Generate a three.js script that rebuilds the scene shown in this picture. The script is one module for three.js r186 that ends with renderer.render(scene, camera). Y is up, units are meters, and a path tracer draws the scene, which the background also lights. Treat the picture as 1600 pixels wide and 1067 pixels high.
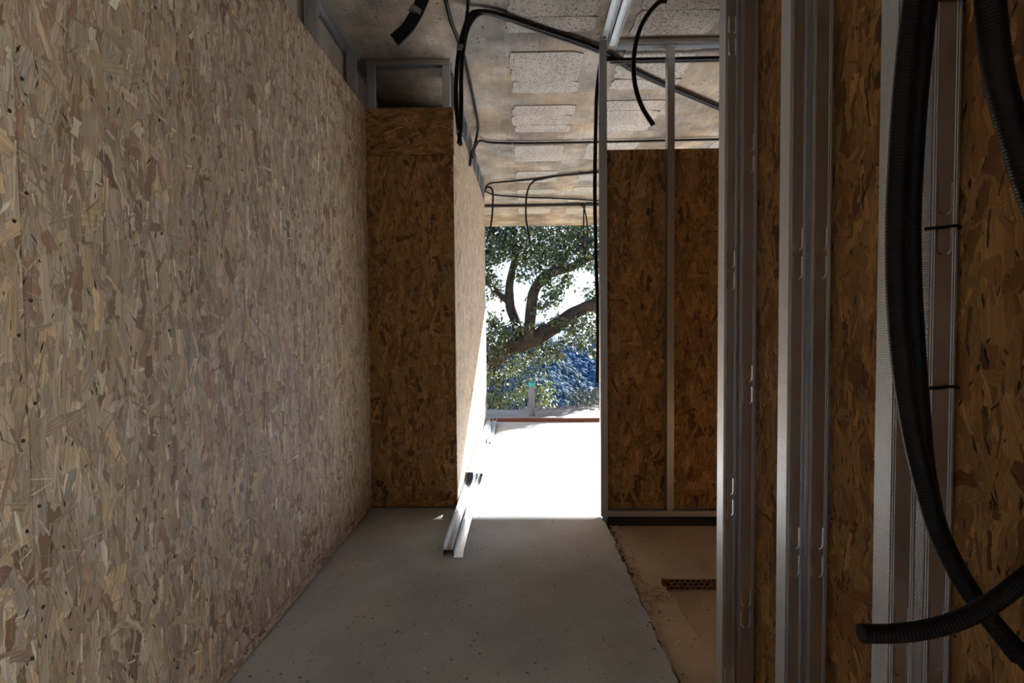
import * as THREE from 'three';
import { mergeGeometries } from 'three/addons/utils/BufferGeometryUtils.js';

// ------------------------------------------------------------------ camera, sky, sun, exposure
const scene = new THREE.Scene();
const renderer = new THREE.WebGLRenderer({ antialias: true });
renderer.toneMapping = THREE.LinearToneMapping;
renderer.toneMappingExposure = 5.2;
renderer.shadowMap.enabled = true;

const camera = new THREE.PerspectiveCamera(65.27, 1600 / 1067, 0.05, 6000);
camera.position.set(0, 1.1721, 0);
camera.rotation.order = 'YXZ';
camera.rotation.set(-0.0357, 0.0221, -0.0085);
scene.add(camera);

{ // clear sky: pale at the horizon, blue overhead
  const W = 64, H = 128, d = new Float32Array(W * H * 4);
  for (let j = 0; j < H; j++) {
    const el = ((j + 0.5) / H - 0.5) * 180, t = Math.pow(Math.max(0, Math.sin(el * Math.PI / 180)), 0.55);
    const c = el < 0 ? [0.78, 0.86, 0.92] : [0.78 + (0.20 - 0.78) * t, 0.86 + (0.42 - 0.86) * t, 0.92 + (0.86 - 0.92) * t];
    for (let i = 0; i < W; i++) { const o = (j * W + i) * 4; d[o] = c[0]; d[o + 1] = c[1]; d[o + 2] = c[2]; d[o + 3] = 1; }
  }
  const t = new THREE.DataTexture(d, W, H, THREE.RGBAFormat, THREE.FloatType);
  t.mapping = THREE.EquirectangularReflectionMapping; t.magFilter = THREE.LinearFilter; t.needsUpdate = true;
  scene.background = t;
  scene.backgroundIntensity = 0.37;
}
const SUN = new THREE.Vector3(0.65, 0.475, -1).normalize();
const sun = new THREE.DirectionalLight(new THREE.Color().setRGB(1, 1, 0.995), 6.6);
sun.position.copy(SUN).multiplyScalar(30); sun.target.position.set(0, 0, -4);
sun.position.add(sun.target.position);
sun.castShadow = true;
Object.assign(sun.shadow.camera, { left: -10, right: 10, top: 10, bottom: -10, near: 1, far: 60 });
sun.shadow.mapSize.set(2048, 2048);
scene.add(sun, sun.target);

// ------------------------------------------------------------------ small tools
function rng(seed) { let s = seed >>> 0; return () => { s = (s + 0x6d2b79f5) | 0; let t = Math.imul(s ^ (s >>> 15), 1 | s); t = (t + Math.imul(t ^ (t >>> 7), 61 | t)) ^ t; return ((t ^ (t >>> 14)) >>> 0) / 4294967296; }; }
const V = (x, y, z) => new THREE.Vector3(x, y, z);
const taken = new Map();
function numbered(n) { const k = taken.get(n) ?? 0; taken.set(n, k + 1); return k ? n + '_' + String(k).padStart(3, '0') : n; }
function part(name, geo, mat, parent) { const m = new THREE.Mesh(geo, mat); m.name = name; m.castShadow = m.receiveShadow = true; parent.add(m); return m; }
function tag(o, label, category, group) { o.userData.label = label; o.userData.category = category; if (group) o.userData.group = group; return o; }
function thing(name, label, category, pos = [0, 0, 0], group) { const g = new THREE.Group(); g.name = numbered(name); g.position.set(...pos); scene.add(g); return tag(g, label, category, group); }
function solo(name, geo, mat, label, category, group) { const m = part(numbered(name), geo, mat, scene); return tag(m, label, category, group); }
function structGroup(name, label) { const g = new THREE.Group(); g.name = name; g.userData.kind = 'structure'; g.userData.label = label; scene.add(g); return g; }
function struct(name, geo, mat, label) { const m = part(name, geo, mat, scene); m.userData.kind = 'structure'; m.userData.label = label; return m; }
function bx(x0, x1, y0, y1, z0, z1) { const g = new THREE.BoxGeometry(Math.abs(x1 - x0), Math.abs(y1 - y0), Math.abs(z1 - z0)); g.translate((x0 + x1) / 2, (y0 + y1) / 2, (z0 + z1) / 2); return g; }
// uv in metres from two axes, with an own offset
function uvFrom(geo, f) { const p = geo.attributes.position, n = geo.attributes.normal, uv = new Float32Array(p.count * 2); for (let i = 0; i < p.count; i++) { const r = f(p.getX(i), p.getY(i), p.getZ(i), n.getX(i), n.getY(i), n.getZ(i)); uv[2 * i] = r[0]; uv[2 * i + 1] = r[1]; } geo.setAttribute('uv', new THREE.BufferAttribute(uv, 2)); return geo; }
function uvBox(geo, ou = 0, ov = 0) { return uvFrom(geo, (x, y, z, nx, ny, nz) => Math.abs(nx) > 0.6 ? [z + ou, y + ov] : Math.abs(ny) > 0.6 ? [x + ou, z + ov] : [x + ou, y + ov]); }
function merge(list) { return mergeGeometries(list.map((g) => { const q = g.index ? g.toNonIndexed() : g; for (const k of Object.keys(q.attributes)) if (!['position', 'normal', 'uv'].includes(k)) q.deleteAttribute(k); return q; })); }

// periodic value noise
function makeNoise(seed) {
  const r = rng(seed), T = new Float32Array(65536); for (let i = 0; i < 65536; i++) T[i] = r();
  const h = (x, y) => T[((x * 73 + y * 12979 + ((x * y) & 63) * 311) >>> 0) & 65535];
  return (x, y, px, py) => { let xi = Math.floor(x), yi = Math.floor(y); const fx = x - xi, fy = y - yi, u = fx * fx * (3 - 2 * fx), v = fy * fy * (3 - 2 * fy); const w = (a, p) => ((a % p) + p) % p; const x0 = w(xi, px), x1 = w(xi + 1, px), y0 = w(yi, py), y1 = w(yi + 1, py); const a = h(x0, y0), b = h(x1, y0), c = h(x0, y1), d = h(x1, y1); return a + (b - a) * u + (c - a) * v + (a - b - c + d) * u * v; };
}
function fbm(n, x, y, p, oct, q = p) { let s = 0, a = 0.5, t = 0; for (let i = 0; i < oct; i++) { s += a * n(x * p, y * q, p, q); t += a; a *= 0.55; p *= 2; q *= 2; } return s / t; }
function tex(data, w, h, srgb, rx = 1, ry = 1) { const t = new THREE.DataTexture(data, w, h, THREE.RGBAFormat); t.wrapS = t.wrapT = THREE.RepeatWrapping; t.magFilter = THREE.LinearFilter; t.minFilter = THREE.LinearMipmapLinearFilter; t.generateMipmaps = true; if (srgb) t.colorSpace = THREE.SRGBColorSpace; t.repeat.set(rx, ry); t.needsUpdate = true; return t; }

// ------------------------------------------------------------------ oriented strand board: pressed wood strands laid one over another, 1.25 x 2.5 m
function osbTexture(seed, o) {
  const W = 1024, H = 2048, K = W / 1.25, R = rng(seed), noise = makeNoise(seed + 5);
  const col = new Uint8Array(W * H * 4), hgt = new Uint8Array(W * H * 4), ht = new Float32Array(W * H);
  for (let i = 0; i < W * H; i++) { col[4 * i] = o.ground[0]; col[4 * i + 1] = o.ground[1]; col[4 * i + 2] = o.ground[2]; col[4 * i + 3] = 255; ht[i] = 0.2; }
  const gauss = () => (R() + R() + R() + R() - 2) * 1.0;
  const pick = (pal) => { let t = R(); for (const p of pal) { if (t < p[3]) return p; t -= p[3]; } return pal[0]; };
  const total = o.layers[0] + o.layers[1] + o.layers[2];
  for (let k = 0; k < total; k++) {
    const late = k / total, tier = k < o.layers[0] ? 0 : k < o.layers[0] + o.layers[1] ? 1 : 2, small = tier === 2, e = Math.pow(R(), 1.4), q = R();
    const L = K * o.size * [0.06 + 0.13 * e, 0.025 + 0.085 * e, 0.012 + 0.040 * e][tier], Wd = K * o.size * [0.014 + 0.042 * q * q, 0.005 + 0.019 * q * q, 0.0011 + 0.0032 * q * q][tier];
    const ang = Math.PI / 2 + (R() < (small ? 0.3 : 0.16) ? (R() - 0.5) * Math.PI : gauss() * o.spread);
    const cx = R() * W, cy = R() * H, ca = Math.cos(ang), sa = Math.sin(ang);
    const p = (small && R() < o.glint) || (tier === 1 && R() < o.glint * 0.22) ? o.bright : pick(o.pal), jit = 1 + (R() - 0.5) * 0.2, level = 0.25 + 0.75 * R() * (0.4 + 0.6 * late), tilt = (R() - 0.5) * 0.35;
    const s1 = (R() - 0.5) * 0.9, s2 = (R() - 0.5) * 0.9, gf = 0.45 + R() * 0.6, ph = R() * 900, taper = (R() - 0.5) * 0.5, jag = (0.05 + R() * 0.25) * Wd;
    const hx = Math.abs(ca) * L / 2 + Math.abs(sa) * Wd + 2, hy = Math.abs(sa) * L / 2 + Math.abs(ca) * Wd + 2;
    for (let y = Math.floor(cy - hy); y <= cy + hy; y++) for (let x = Math.floor(cx - hx); x <= cx + hx; x++) {
      const dx = x - cx, dy = y - cy, s = dx * ca + dy * sa, t = -dx * sa + dy * ca;
      const wd = Wd / 2 * (1 + taper * s / L) + (noise(s * 0.07 + ph, t > 0 ? 3 : 5, 4096, 8) - 0.5) * Math.min(9, Wd * 0.55);
      if (Math.abs(t) > wd) continue;
      const jn = (noise(t * 0.6 + ph, 1, 4096, 8) - 0.5) * 2 * jag;
      if (s < -L / 2 + s1 * t * 0.6 + Math.abs(jn) + Wd * 0.15 || s > L / 2 + s2 * t * 0.6 - Math.abs(jn) - Wd * 0.15) continue;
      const grain = noise(t * gf + ph, s * 0.012 + ph, 4096, 4096) - 0.5, fine = noise(t * 1.3 + ph, s * 0.05, 4096, 4096) - 0.5;
      const rim = (wd - Math.abs(t) < 0.9) ? o.rim : 1, m = jit * rim * (1 + grain * 0.24 + fine * 0.18 + (noise(x * 0.05 + 7, y * 0.02 + ph, 4096, 4096) - 0.5) * 0.16);
      const i = (((y % H) + H) % H) * W + (((x % W) + W) % W);
      col[4 * i] = Math.max(0, Math.min(255, p[0] * m)); col[4 * i + 1] = Math.max(0, Math.min(255, p[1] * m)); col[4 * i + 2] = Math.max(0, Math.min(255, p[2] * m));
      ht[i] = level + tilt * t / Wd + grain * 0.12 + fine * 0.06;
    }
  }
  // dark cracks and knots between the strands
  for (let k = 0; k < o.cracks; k++) {
    const cx = R() * W, cy = R() * H, a = Math.PI / 2 + gauss() * 0.7, L = K * (0.006 + 0.022 * R()), w = 0.6 + 2.2 * R() * R(), ca = Math.cos(a), sa = Math.sin(a), dk = 0.25 + 0.35 * R();
    for (let s = -L / 2; s < L / 2; s += 0.6) { const ww = w * (1 - Math.abs(2 * s / L)); for (let t = -ww; t <= ww; t += 0.6) { const i = ((Math.round(cy + s * sa + t * ca) % H + H) % H) * W + ((Math.round(cx + s * ca - t * sa) % W + W) % W); col[4 * i] = 78 * dk * 1.6; col[4 * i + 1] = 50 * dk * 1.6; col[4 * i + 2] = 28 * dk * 1.6; ht[i] = 0.05; } }
  }
  for (let i = 0; i < W * H; i++) { const v = Math.max(0, Math.min(255, ht[i] * 200)); hgt[4 * i] = hgt[4 * i + 1] = hgt[4 * i + 2] = v; hgt[4 * i + 3] = 255; }
  const mat = new THREE.MeshStandardMaterial({ map: tex(col, W, H, true, 1 / 1.25, 1 / 2.5), bumpMap: tex(hgt, W, H, false, 1 / 1.25, 1 / 2.5), bumpScale: o.relief, roughness: o.rough });
  return mat;
}
const palette = [[189, 168, 143, .28], [201, 181, 156, .22], [177, 152, 126, .20], [162, 130, 106, .07], [190, 177, 158, .10], [203, 177, 140, .11], [144, 116, 94, .02]];
const osbA = osbTexture(11, { layers: [2200, 1900, 2800], size: 1.3, glint: 0.3, spread: 0.36, ground: [142, 112, 82], pal: palette, bright: [236, 222, 198], rim: 0.80, cracks: 500, relief: 0.0022, rough: 0.62 });
const osbB = osbTexture(29, { layers: [2400, 2800, 4200], size: 1.05, glint: 0.16, spread: 0.36, ground: [144, 114, 84], pal: palette, bright: [226, 208, 180], rim: 0.84, cracks: 800, relief: 0.0016, rough: 0.64 });
const palWarm = [[174, 131, 78, .30], [184, 142, 88, .24], [160, 116, 66, .18], [140, 96, 54, .12], [166, 126, 80, .10], [112, 74, 42, .06]];
const osbC = osbTexture(53, { layers: [2200, 1800, 2200], size: 1.25, glint: 0.06, spread: 0.5, ground: [146, 105, 60], pal: palWarm, bright: [188, 146, 92], rim: 0.84, cracks: 1300, relief: 0.0014, rough: 0.66 });
const osbEdge = new THREE.MeshStandardMaterial({ color: 0x8f7350, roughness: 0.85 });

// ------------------------------------------------------------------ concrete, blocks, metal, plastic
function concrete(seed, W, H, mx, my, base, o) {
  const R = rng(seed), n = makeNoise(seed + 1), n2 = makeNoise(seed + 2), c = new Uint8Array(W * H * 4), b = new Uint8Array(W * H * 4), dk = new Float32Array(W * H), up = new Float32Array(W * H);
  for (let k = 0; k < o.pits; k++) { // grit and pits
    const x = R() * W, y = R() * H, r = o.pit * (0.4 + R() * R() * 2.2) * W / mx, big = R();
    for (let j = -Math.ceil(r); j <= r; j++) for (let i = -Math.ceil(r); i <= r; i++) if (i * i + j * j <= r * r) { const q = ((Math.round(y + j) + H) % H) * W + (Math.round(x + i) + W) % W; if (big < o.pale) up[q] = 0.5 + R() * 0.5; else dk[q] = 0.5 + 0.5 * R(); }
  }
  for (let k = 0; k < (o.scuffs ?? 0); k++) { // scuffs of dried mortar
    const x = R() * W, y = R() * H, a = R() * 3, L = (0.02 + R() * 0.05) * W / mx;
    for (let m = 0; m < 60; m++) { const s = (R() - 0.5) * L, t = (R() - 0.5) * L * 0.45, q = ((Math.round(y + s * Math.sin(a) + t * Math.cos(a)) + H) % H) * W + (Math.round(x + s * Math.cos(a) - t * Math.sin(a)) + W) % W; dk[q] = 0.25 + R() * 0.3; }
  }
  const P = Math.round(mx * o.f), Q = Math.round(my * o.f);
  for (let y = 0; y < H; y++) for (let x = 0; x < W; x++) {
    const i = y * W + x, u = x / W, v = y / H;
    let big = fbm(n, u, v, P, 5, Q) - 0.5, st = 0;
    if (o.streak) st = (fbm(n2, u, v, P * 14, 3, Math.max(1, Math.round(Q * 0.6))) - 0.5) * o.streak;
    const sp = (R() - 0.5) * o.grain, m = 1 + big * o.mottle + st + sp;
    const warm = (fbm(n2, u, v, P, 3, Q) - 0.5) * o.tint;
    const d = 1 - dk[i] * o.dark, e = up[i] * 0.25;
    c[4 * i] = Math.max(0, Math.min(255, base[0] * (m + e) * d * (1 + warm))); c[4 * i + 1] = Math.max(0, Math.min(255, base[1] * (m + e) * d)); c[4 * i + 2] = Math.max(0, Math.min(255, base[2] * (m + e) * d * (1 - warm * 1.3))); c[4 * i + 3] = 255;
    const hh = Math.max(0, Math.min(255, 150 + big * 90 + st * 120 + sp * 160 - dk[i] * 110 + up[i] * 60)); b[4 * i] = b[4 * i + 1] = b[4 * i + 2] = hh; b[4 * i + 3] = 255;
  }
  return new THREE.MeshPhysicalMaterial({ map: tex(c, W, H, true, 1 / mx, 1 / my), bumpMap: tex(b, W, H, false, 1 / mx, 1 / my), bumpScale: o.relief, roughness: o.rough, specularIntensity: o.spec ?? 0.4 });
}
const M = {
  floor: concrete(3, 1024, 2048, 2, 4, [193, 196, 199], { f: 1.5, mottle: 0.42, grain: 0.18, tint: 0.08, pits: 3600, pit: 0.0022, pale: 0.2, dark: 0.5, scuffs: 60, relief: 0.002, rough: 0.92, spec: 0.2 }),
  dirt: concrete(7, 1024, 1024, 2, 2, [202, 182, 156], { f: 2, mottle: 0.5, grain: 0.16, tint: 0.12, pits: 1400, pit: 0.003, pale: 0.5, dark: 0.4, relief: 0.006, rough: 0.95 }),
  ceiling: concrete(13, 1024, 1024, 2, 2, [148, 138, 126], { f: 4, mottle: 0.85, grain: 0.16, tint: 0.16, pits: 2600, pit: 0.0032, pale: 0.4, dark: 0.4, streak: 0.13, relief: 0.006, rough: 0.9 }),
  block: concrete(17, 512, 512, 0.6, 0.6, [174, 169, 162], { f: 4, mottle: 0.26, grain: 0.42, tint: 0.05, pits: 5200, pit: 0.0019, pale: 0.25, dark: 0.6, relief: 0.004, rough: 0.97 }),
  terrace: concrete(19, 512, 512, 2, 2, [150, 149, 149], { f: 3, mottle: 0.35, grain: 0.12, tint: 0.05, pits: 900, pit: 0.005, pale: 0.5, dark: 0.4, relief: 0.006, rough: 0.9 }),
  fibre: concrete(23, 512, 512, 1, 1, [176, 166, 156], { f: 3, mottle: 0.15, grain: 0.06, tint: 0.04, pits: 60, pit: 0.003, pale: 0.1, dark: 0.4, relief: 0.0005, rough: 0.85 }),
  plaster: concrete(27, 512, 512, 2, 2, [212, 211, 208], { f: 2, mottle: 0.2, grain: 0.06, tint: 0.06, pits: 100, pit: 0.003, pale: 0.3, dark: 0.3, relief: 0.002, rough: 0.92 }),
  soil: concrete(33, 512, 512, 3, 3, [142, 124, 98], { f: 3, mottle: 0.6, grain: 0.2, tint: 0.1, pits: 1800, pit: 0.012, pale: 0.5, dark: 0.5, relief: 0.02, rough: 1 }),
};
function knurl() { const S = 64, b = new Uint8Array(S * S * 4); for (let y = 0; y < S; y++) for (let x = 0; x < S; x++) { const q = ((Math.floor(y / 16) % 2) * 8 + x) % 16, d = Math.hypot(q - 8, (y % 16) - 8), v = d < 6 ? 30 + d * 30 : 215, i = 4 * (y * S + x); b[i] = b[i + 1] = b[i + 2] = v; b[i + 3] = 255; } return tex(b, S, S, false, 1 / 0.016, 1 / 0.016); }
function spangle() { const S = 256, n = makeNoise(91), b = new Uint8Array(S * S * 4); for (let y = 0; y < S; y++) for (let x = 0; x < S; x++) { const v = 105 + 110 * fbm(n, x / S, y / S, 12, 3), i = 4 * (y * S + x); b[i] = b[i + 1] = b[i + 2] = v; b[i + 3] = 255; } return tex(b, S, S, false, 4, 4); }
const spangleT = spangle();
M.zinc = new THREE.MeshStandardMaterial({ color: new THREE.Color().setRGB(0.60, 0.62, 0.64), metalness: 1, roughness: 0.62, roughnessMap: spangleT });
M.zincKnurl = new THREE.MeshStandardMaterial({ color: new THREE.Color().setRGB(0.62, 0.63, 0.64), metalness: 1, roughness: 0.40, bumpMap: knurl(), bumpScale: 0.003 });
M.bright = new THREE.MeshStandardMaterial({ color: new THREE.Color().setRGB(0.66, 0.69, 0.72), metalness: 1, roughness: 0.30 });
M.conduit = new THREE.MeshPhysicalMaterial({ color: new THREE.Color().setRGB(0.004, 0.004, 0.005), roughness: 0.42, specularIntensity: 0.55 });
M.tape = new THREE.MeshStandardMaterial({ color: new THREE.Color().setRGB(0.28, 0.28, 0.29), roughness: 0.6 });
M.screw = new THREE.MeshStandardMaterial({ color: new THREE.Color().setRGB(0.02, 0.018, 0.016), roughness: 0.5 });
M.foam = new THREE.MeshStandardMaterial({ color: new THREE.Color().setRGB(0.03, 0.03, 0.03), roughness: 0.95 });
M.rust = new THREE.MeshStandardMaterial({ color: new THREE.Color().setRGB(0.17, 0.060, 0.035), roughness: 0.8 });
M.brick = new THREE.MeshStandardMaterial({ color: new THREE.Color().setRGB(0.24, 0.155, 0.105), roughness: 0.95 });
M.pipe = new THREE.MeshStandardMaterial({ color: new THREE.Color().setRGB(0.16, 0.17, 0.19), roughness: 0.6 });
M.teal = new THREE.MeshStandardMaterial({ color: new THREE.Color().setRGB(0.02, 0.34, 0.30), roughness: 0.6 });
M.bark = concrete(41, 512, 512, 0.8, 0.8, [66, 61, 57], { f: 6, mottle: 0.8, grain: 0.2, tint: 0.15, pits: 500, pit: 0.006, pale: 0.5, dark: 0.5, streak: 0.4, relief: 0.03, rough: 1 });
M.ply = new THREE.MeshStandardMaterial({ color: new THREE.Color().setRGB(0.2, 0.19, 0.17), roughness: 0.9 });

// ------------------------------------------------------------------ floors
const CEIL = 2.80, ROOM_R = 4.6, REAR = 2.3, FAC = -6.25;
const stepR = rng(77), stepEdge = [];
for (let z = REAR; z >= -3.19; z -= 0.035) { const w = Math.sin(z * 2.3) * 0.006 + Math.sin(z * 6.1) * 0.005 + (stepR() - 0.5) * 0.014 + (z < -2.6 ? -(stepR() * 0.018) : 0); stepEdge.push([0.482 + w, z]); }
{
  const s = new THREE.Shape(); // seen from above: x, -z
  s.moveTo(-1.2, -REAR); for (const [x, z] of stepEdge) s.lineTo(x, -z); s.lineTo(0.47, 3.20); s.lineTo(ROOM_R, 3.20); s.lineTo(ROOM_R, -FAC); s.lineTo(-1.2, -FAC); s.closePath();
  const g = new THREE.ExtrudeGeometry(s, { depth: 0.14, bevelEnabled: true, bevelThickness: 0.006, bevelSize: 0.005, bevelOffset: -0.005, bevelSegments: 2 });
  g.rotateX(-Math.PI / 2); g.translate(0, -0.146, 0);
  struct('floor', uvBox(g, 0.3, 0.2), M.floor, 'grey screed floor of the corridor with a crumbled edge');
}
{ // the rough lower floor beside the screed, with a hollow in front of the bricks
  const s = new THREE.Shape(); { const Q = rng(15); s.moveTo(0.52, -REAR); s.lineTo(ROOM_R, -REAR); s.lineTo(ROOM_R, 3.21); s.lineTo(0.50, 3.21); for (let z = 3.18; z > -REAR; z -= 0.04) s.lineTo(0.505 + Math.sin(z * 5) * 0.006 + Q() * 0.016 + (z > 2.5 && Q() < 0.3 ? Q() * 0.03 : 0), z); s.closePath(); }
  const h = new THREE.Path(), R = rng(5), pts = [];
  for (let x = 0.655; x < 1.6; x += 0.05) pts.push([x, 2.03 + Math.sin(x * 9) * 0.03 + R() * 0.03]);
  pts.push([1.62, 2.1], [1.62, 2.62], [0.645, 2.62], [0.645, 2.5], [0.628, 2.46], [0.640, 2.38], [0.66, 2.30], [0.645, 2.2], [0.66, 2.1]);
  h.setFromPoints(pts.map((p) => new THREE.Vector2(p[0], p[1]))); s.holes.push(h);
  const top = new THREE.ExtrudeGeometry(s, { depth: 0.057, bevelEnabled: false }); top.rotateX(-Math.PI / 2); top.translate(0, -0.102, 0);
  struct('floor_right', uvBox(merge([top, bx(0.44, ROOM_R, -0.17, -0.102, REAR, -3.21)]), 0, 0), M.dirt, 'rough brown sub-floor right of the screed edge');
}
{ // crumbs of broken screed along the edge
  const R = rng(99), gs = [];
  for (let k = 0; k < 210; k++) { const z = -1.2 - 1.95 * Math.pow(R(), 0.7), near = z < -2.1, x = 0.492 + Math.abs(R() + R() - 1) * (near ? 0.10 : 0.03), r = 0.003 + 0.011 * R() * R(); const g = new THREE.IcosahedronGeometry(r, 0); g.scale(1 + R(), 0.6 + R() * 0.4, 1 + R()); g.rotateY(R() * 6); g.translate(x, -0.045 + r * 0.35, z); gs.push(g); }
  for (let k = 0; k < 60; k++) { const r = 0.003 + 0.008 * R(); const g = new THREE.IcosahedronGeometry(r, 0); g.scale(1.4, 0.7, 1.2); g.rotateY(R() * 6); g.translate(0.5 + R() * 0.14, -0.045 + r * 0.35, -2.42 + R() * 0.14); gs.push(g); }
  const m = solo('rubble', uvBox(merge(gs)), M.dirt, 'brown crumbs of broken screed along the floor edge', 'rubble'); m.userData.kind = 'stuff';
}

// ------------------------------------------------------------------ ceiling: cast concrete with hollow blocks laid between the ribs
{
  const g = structGroup('ceiling', 'rough concrete ceiling with exposed pale blocks between ribs');
  part('slab', uvBox(merge([bx(-1.25, ROOM_R + 0.2, CEIL, CEIL + 0.3, -1.6, -9.1), bx(-1.25, 1.8, CEIL, CEIL + 0.3, REAR + 0.2, -1.6)])), M.ceiling, g);
  const c1 = [[1.5, 1.75], [1.75, 2.0], [2.0, 2.25], [2.25, 2.5], [2.5, 2.72], [2.72, 2.9], [2.9, 3.05], [3.27, 3.66], [3.66, 3.84], [4.06, 4.25], [4.25, 4.46], [4.46, 4.62], [4.97, 5.45], [5.8, 6.25], [6.6, 6.8], [7.0, 7.2], [7.66, 8.05]];
  const c2 = [[1.6, 1.9], [1.9, 2.2], [2.2, 2.5], [2.5, 2.86], [2.86, 3.1], [3.2, 3.41], [3.41, 3.65], [3.65, 3.81], [4.0, 4.18], [4.18, 4.44], [4.44, 4.62], [4.9, 5.4], [5.8, 6.2], [6.5, 6.9], [7.1, 7.3], [7.7, 8.1]];
  const R = rng(31);
  const block = (x0, x1, z0, z1) => {
    const s = new THREE.Shape(), p = [], w = (a) => (R() - 0.5) * a, r = Math.min(0.03, (z1 - z0) * 0.15);
    const edge = (ax, az, bx_, bz, n, a) => { for (let i = 0; i < n; i++) { const t = i / n; p.push([ax + (bx_ - ax) * t + w(a), az + (bz - az) * t + w(a * 0.5)]); } };
    const rc = () => r * (0.1 + 0.9 * R()), a = rc(), b = rc(), c = rc(), d = rc();
    edge(x0 + a, z0, x1 - b, z0, 9, 0.006); edge(x1, z0 + b, x1, z1 - c, 5, 0.018); edge(x1 - c, z1, x0 + d, z1, 9, 0.006); edge(x0, z1 - d, x0, z0 + a, 5, 0.014);
    s.setFromPoints(p.map((q) => new THREE.Vector2(q[0], q[1])));
    const e = new THREE.ExtrudeGeometry(s, { depth: 0.012, bevelEnabled: false }); e.rotateX(-Math.PI / 2); e.translate(0, CEIL - 0.005 - R() * 0.004, 0);
    part('block', uvBox(e, R(), R()), M.block, g);
  };
  for (const [a, b] of c1) block(-0.08 + R() * 0.02, 0.41 - R() * 0.03, a, b - 0.004);
  for (const [a, b] of c2) block(0.60 + R() * 0.03, 1.07 - R() * 0.02, a, b - 0.004);
  for (const [a, b] of c2) if (b > 3) block(1.75, 2.2, a, b - 0.004);
}

// ------------------------------------------------------------------ timber board walls
function board(parent, name, mat, [x0, x1], [y0, y1], [z0, z1], plane, o = {}) {
  const g = bx(x0, x1, y0, y1, z0, z1), ou = o.u ?? 0, ov = o.v ?? 0, turn = o.turn, f = o.flip ? -1 : 1;
  uvFrom(g, (x, y, z) => { const a = plane === 'x' ? z * f : x * f; return turn ? [y + ou, a + ov] : [a + ou, y + ov]; });
  return part(name, g, mat, parent);
}
function screws(parent, list, axis) { const gs = []; for (const [x, y, z] of list) { const g = new THREE.CylinderGeometry(0.0042, 0.0036, 0.002, 8); if (axis === 'x') g.rotateZ(-Math.PI / 2); else g.rotateX(Math.PI / 2); g.translate(x, y, z); gs.push(g); } const m = part('screws', merge(gs), M.screw, parent); m.userData.kind = 'stuff'; m.userData.label = 'small dark screw heads'; return m; }
const XL = -0.972, XI = -0.427, ZB = -3.328, JOINT = 2.212, TOPB = 2.5;
{
  const g = structGroup('wall_left', 'long oriented strand board wall along the left of the corridor'), R = rng(8), sc = [];
  const zs = [1.479, 0.230, -1.019, -2.268, ZB - 0.015], mats = [osbA, osbA, osbA, osbB];
  for (let i = 0; i < 4; i++) {
    board(g, 'osb_board', mats[i], [XL - 0.015, XL], [0.055, JOINT - 0.001], [zs[i] - 0.0015, zs[i + 1] + 0.0015], 'x', { u: [0.4, 0.77, 0.1, 0.5][i], v: [1.1, 0.3, 0.1, 0.6][i], flip: i === 1 });
    for (let y = 0.12; y < 2.15; y += 0.19 + R() * 0.05) for (const z of [zs[i] - 0.014, zs[i + 1] + 0.014]) if (z < 0.2 && z > ZB + 0.05) sc.push([XL + 0.0002, y + R() * 0.03, z]);
    for (let y = 0.2; y < 2.1; y += 0.3) for (const f of [0.33, 0.66]) { const z = zs[i] + (zs[i + 1] - zs[i]) * f; if (z < 0) sc.push([XL + 0.0002, y + R() * 0.06, z + (R() - 0.5) * 0.02]); }
  }
  const us = [1.5, -0.60, ZB - 0.015];
  for (let i = 0; i < 2; i++) board(g, 'osb_strip', osbB, [XL - 0.015, XL + 0.004], [JOINT + 0.001, TOPB], [us[i], us[i + 1] + 0.002], 'x', { turn: false, u: 0.33 * i, v: 0.9, flip: true });
  for (let i = 0; i < 2; i++) board(g, 'osb_base_strip', osbB, [XL - 0.015, XL + 0.001], [0.012, 0.053], [us[i], us[i + 1] + 0.002], 'x', { turn: true, u: 0.2, v: 0.3 * i });
  screws(g, sc, 'x');
  part('back_panel', uvBox(bx(XL - 0.11, XL - 0.085, -0.02, CEIL, 1.6, -4.2)), M.fibre, g).userData.label = 'grey fibre cement panel behind the board';
}
{
  const g = structGroup('wall_niche', 'short board wall facing the camera at the corridor bend'), sc = [], R = rng(61);
  board(g, 'osb_board', osbC, [XL, XI], [0.055, JOINT - 0.0015], [ZB - 0.015, ZB], 'z', { u: 0.2, v: 0.1 });
  board(g, 'osb_strip', osbC, [XL, XI], [JOINT + 0.001, TOPB], [ZB - 0.015, ZB + 0.005], 'z', { turn: true, u: 0.3, v: 0.5 });
  board(g, 'osb_base_strip', osbC, [XL, XI], [0.010, 0.053], [ZB - 0.015, ZB], 'z', { turn: true, u: 0.7, v: 0.2 });
  for (let y = 0.2; y < 2.5; y += 0.22) for (const x of [XL + 0.02, -0.70, XI - 0.02]) sc.push([x + (R() - 0.5) * 0.02, y + (R() - 0.5) * 0.04, ZB + 0.002]);
  screws(g, sc, 'z');
  part('concrete_back', uvBox(bx(-1.06, -0.52, 0, CEIL, -4.2, -4.05)), M.ceiling, g).userData.label = 'stained concrete face behind the niche';
}
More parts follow.
